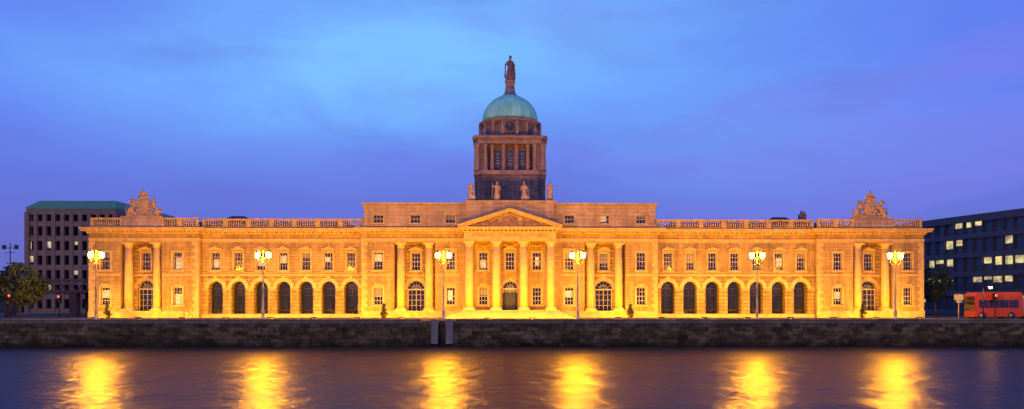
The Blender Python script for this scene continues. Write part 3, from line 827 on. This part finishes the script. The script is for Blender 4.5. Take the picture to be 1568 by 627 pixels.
# ------------------------------------------------------------ sky
world=bpy.data.worlds.new('World'); scene.world=world; world.use_nodes=True
t=world.node_tree; t.nodes.clear()
def N(ty,**k):
    x=t.nodes.new(ty)
    for a,b in k.items(): setattr(x,a,b)
    return x
def math_(op,a,b=None,c=None,clamp=False):
    x=N('ShaderNodeMath',operation=op,use_clamp=clamp)
    for i,v in enumerate((a,b,c)):
        if v is None: continue
        if hasattr(v,'links'): t.links.new(v,x.inputs[i])
        else: x.inputs[i].default_value=v
    return x.outputs[0]
def mixc(f,a,b):
    x=N('ShaderNodeMix',data_type='RGBA')
    for sk,v in((x.inputs[0],f),(x.inputs[6],a),(x.inputs[7],b)):
        if hasattr(v,'links'): t.links.new(v,sk)
        elif isinstance(v,(int,float)): sk.default_value=v
        else: sk.default_value=(*v,1)
    return x.outputs[2]
def rampc(f,pts):
    x=N('ShaderNodeValToRGB'); e=x.color_ramp.elements
    while len(e)<len(pts): e.new(.5)
    for i,(p,c) in enumerate(pts): e[i].position=p; e[i].color=(c,c,c,1) if isinstance(c,(int,float)) else (*c,1)
    x.color_ramp.interpolation='EASE' if len(pts)==2 else 'LINEAR'
    t.links.new(f,x.inputs[0]); return x.outputs[0]
tc=N('ShaderNodeTexCoord'); sp=N('ShaderNodeSeparateXYZ'); t.links.new(tc.outputs['Generated'],sp.inputs[0])
sx,sy,sz=sp.outputs
base=rampc(sz,[(0.0,(.14,.14,.46)),(.10,(.125,.16,.66)),(.22,(.12,.21,.90)),(.36,(.11,.21,.86)),(1.0,(.09,.15,.5))])
def snoise(vs,sc,off,det=4,ro=.45):
    m=N('ShaderNodeMapping'); m.inputs['Scale'].default_value=vs; m.inputs['Location'].default_value=off
    m.inputs['Rotation'].default_value=(0,math.radians(8),0)
    t.links.new(tc.outputs['Generated'],m.inputs[0]); n=N('ShaderNodeTexNoise'); n.inputs['Scale'].default_value=sc; n.inputs['Detail'].default_value=det
    n.inputs['Roughness'].default_value=ro; n.inputs['Distortion'].default_value=.3
    t.links.new(m.outputs[0],n.inputs['Vector']); return n.outputs[0]
def blob(cx,cz,rx,rz):
    a=math_('DIVIDE',math_('SUBTRACT',sx,cx),rx); b=math_('DIVIDE',math_('SUBTRACT',sz,cz),rz)
    d=math_('ADD',math_('MULTIPLY',a,a),math_('MULTIPLY',b,b))
    return math_('POWER',2.718,math_('MULTIPLY',d,-1.0))
n1=rampc(snoise((1,1,3.2),2.6,(.3,0,.2),6,.5),[(.34,0.0),(.64,1.0)])
n2=rampc(snoise((1,1,4.0),3.0,(3.1,0,1.2),6,.5),[(.42,0.0),(.68,1.0)])
bl=math_('ADD',blob(-.24,.265,.27,.075),math_('MULTIPLY',blob(.0,.34,.3,.08),.6))
bl=math_('ADD',bl,math_('MULTIPLY',blob(.25,.20,.25,.08),.35))
f1=math_('MULTIPLY',math_('MULTIPLY_ADD',n1,.7,.35),bl,None,True)
c=mixc(f1,base,(.20,.55,1.08))
pr=math_('MULTIPLY',n2,math_('MULTIPLY_ADD',sx,.9,.45,True),None,True)
c=mixc(math_('MULTIPLY',pr,.6),c,(.20,.20,.82))
n3=rampc(snoise((1,1,4.5),3.6,(7.7,0,4.2),6,.55),[(.50,0.0),(.72,1.0)])
c=mixc(math_('MULTIPLY',n3,.2),c,(.12,.14,.50))
nish=N('ShaderNodeTexSky',sky_type='NISHITA'); nish.sun_disc=False; nish.sun_elevation=math.radians(2); nish.sun_rotation=math.radians(200)
ad=N('ShaderNodeMix',data_type='RGBA',blend_type='ADD'); ad.inputs[0].default_value=.004
t.links.new(c,ad.inputs[6]); t.links.new(nish.outputs[0],ad.inputs[7])
bg=N('ShaderNodeBackground'); bg.inputs[1].default_value=1.0; t.links.new(ad.outputs[2],bg.inputs[0])
wo=N('ShaderNodeOutputWorld'); t.links.new(bg.outputs[0],wo.inputs[0])

sl=bpy.data.lights.new('afterglow_sun','SUN'); sl.energy=.4; sl.angle=math.radians(20); sl.color=(1,.66,.5)
so=bpy.data.objects.new('afterglow_sun',sl); col.objects.link(so); so.rotation_euler=(math.radians(72),0,math.radians(-25))

# ------------------------------------------------------------ camera
cd=bpy.data.cameras.new('camera'); cd.sensor_width=36; cd.lens=28.29; cd.clip_end=6000; cd.clip_start=.1
cd.shift_y=.0992; cd.shift_x=-.0118
co=bpy.data.objects.new('camera',cd); col.objects.link(co); co.location=(0,-110,1.6); co.rotation_euler=(math.radians(90),0,math.radians(-1))
scene.camera=co
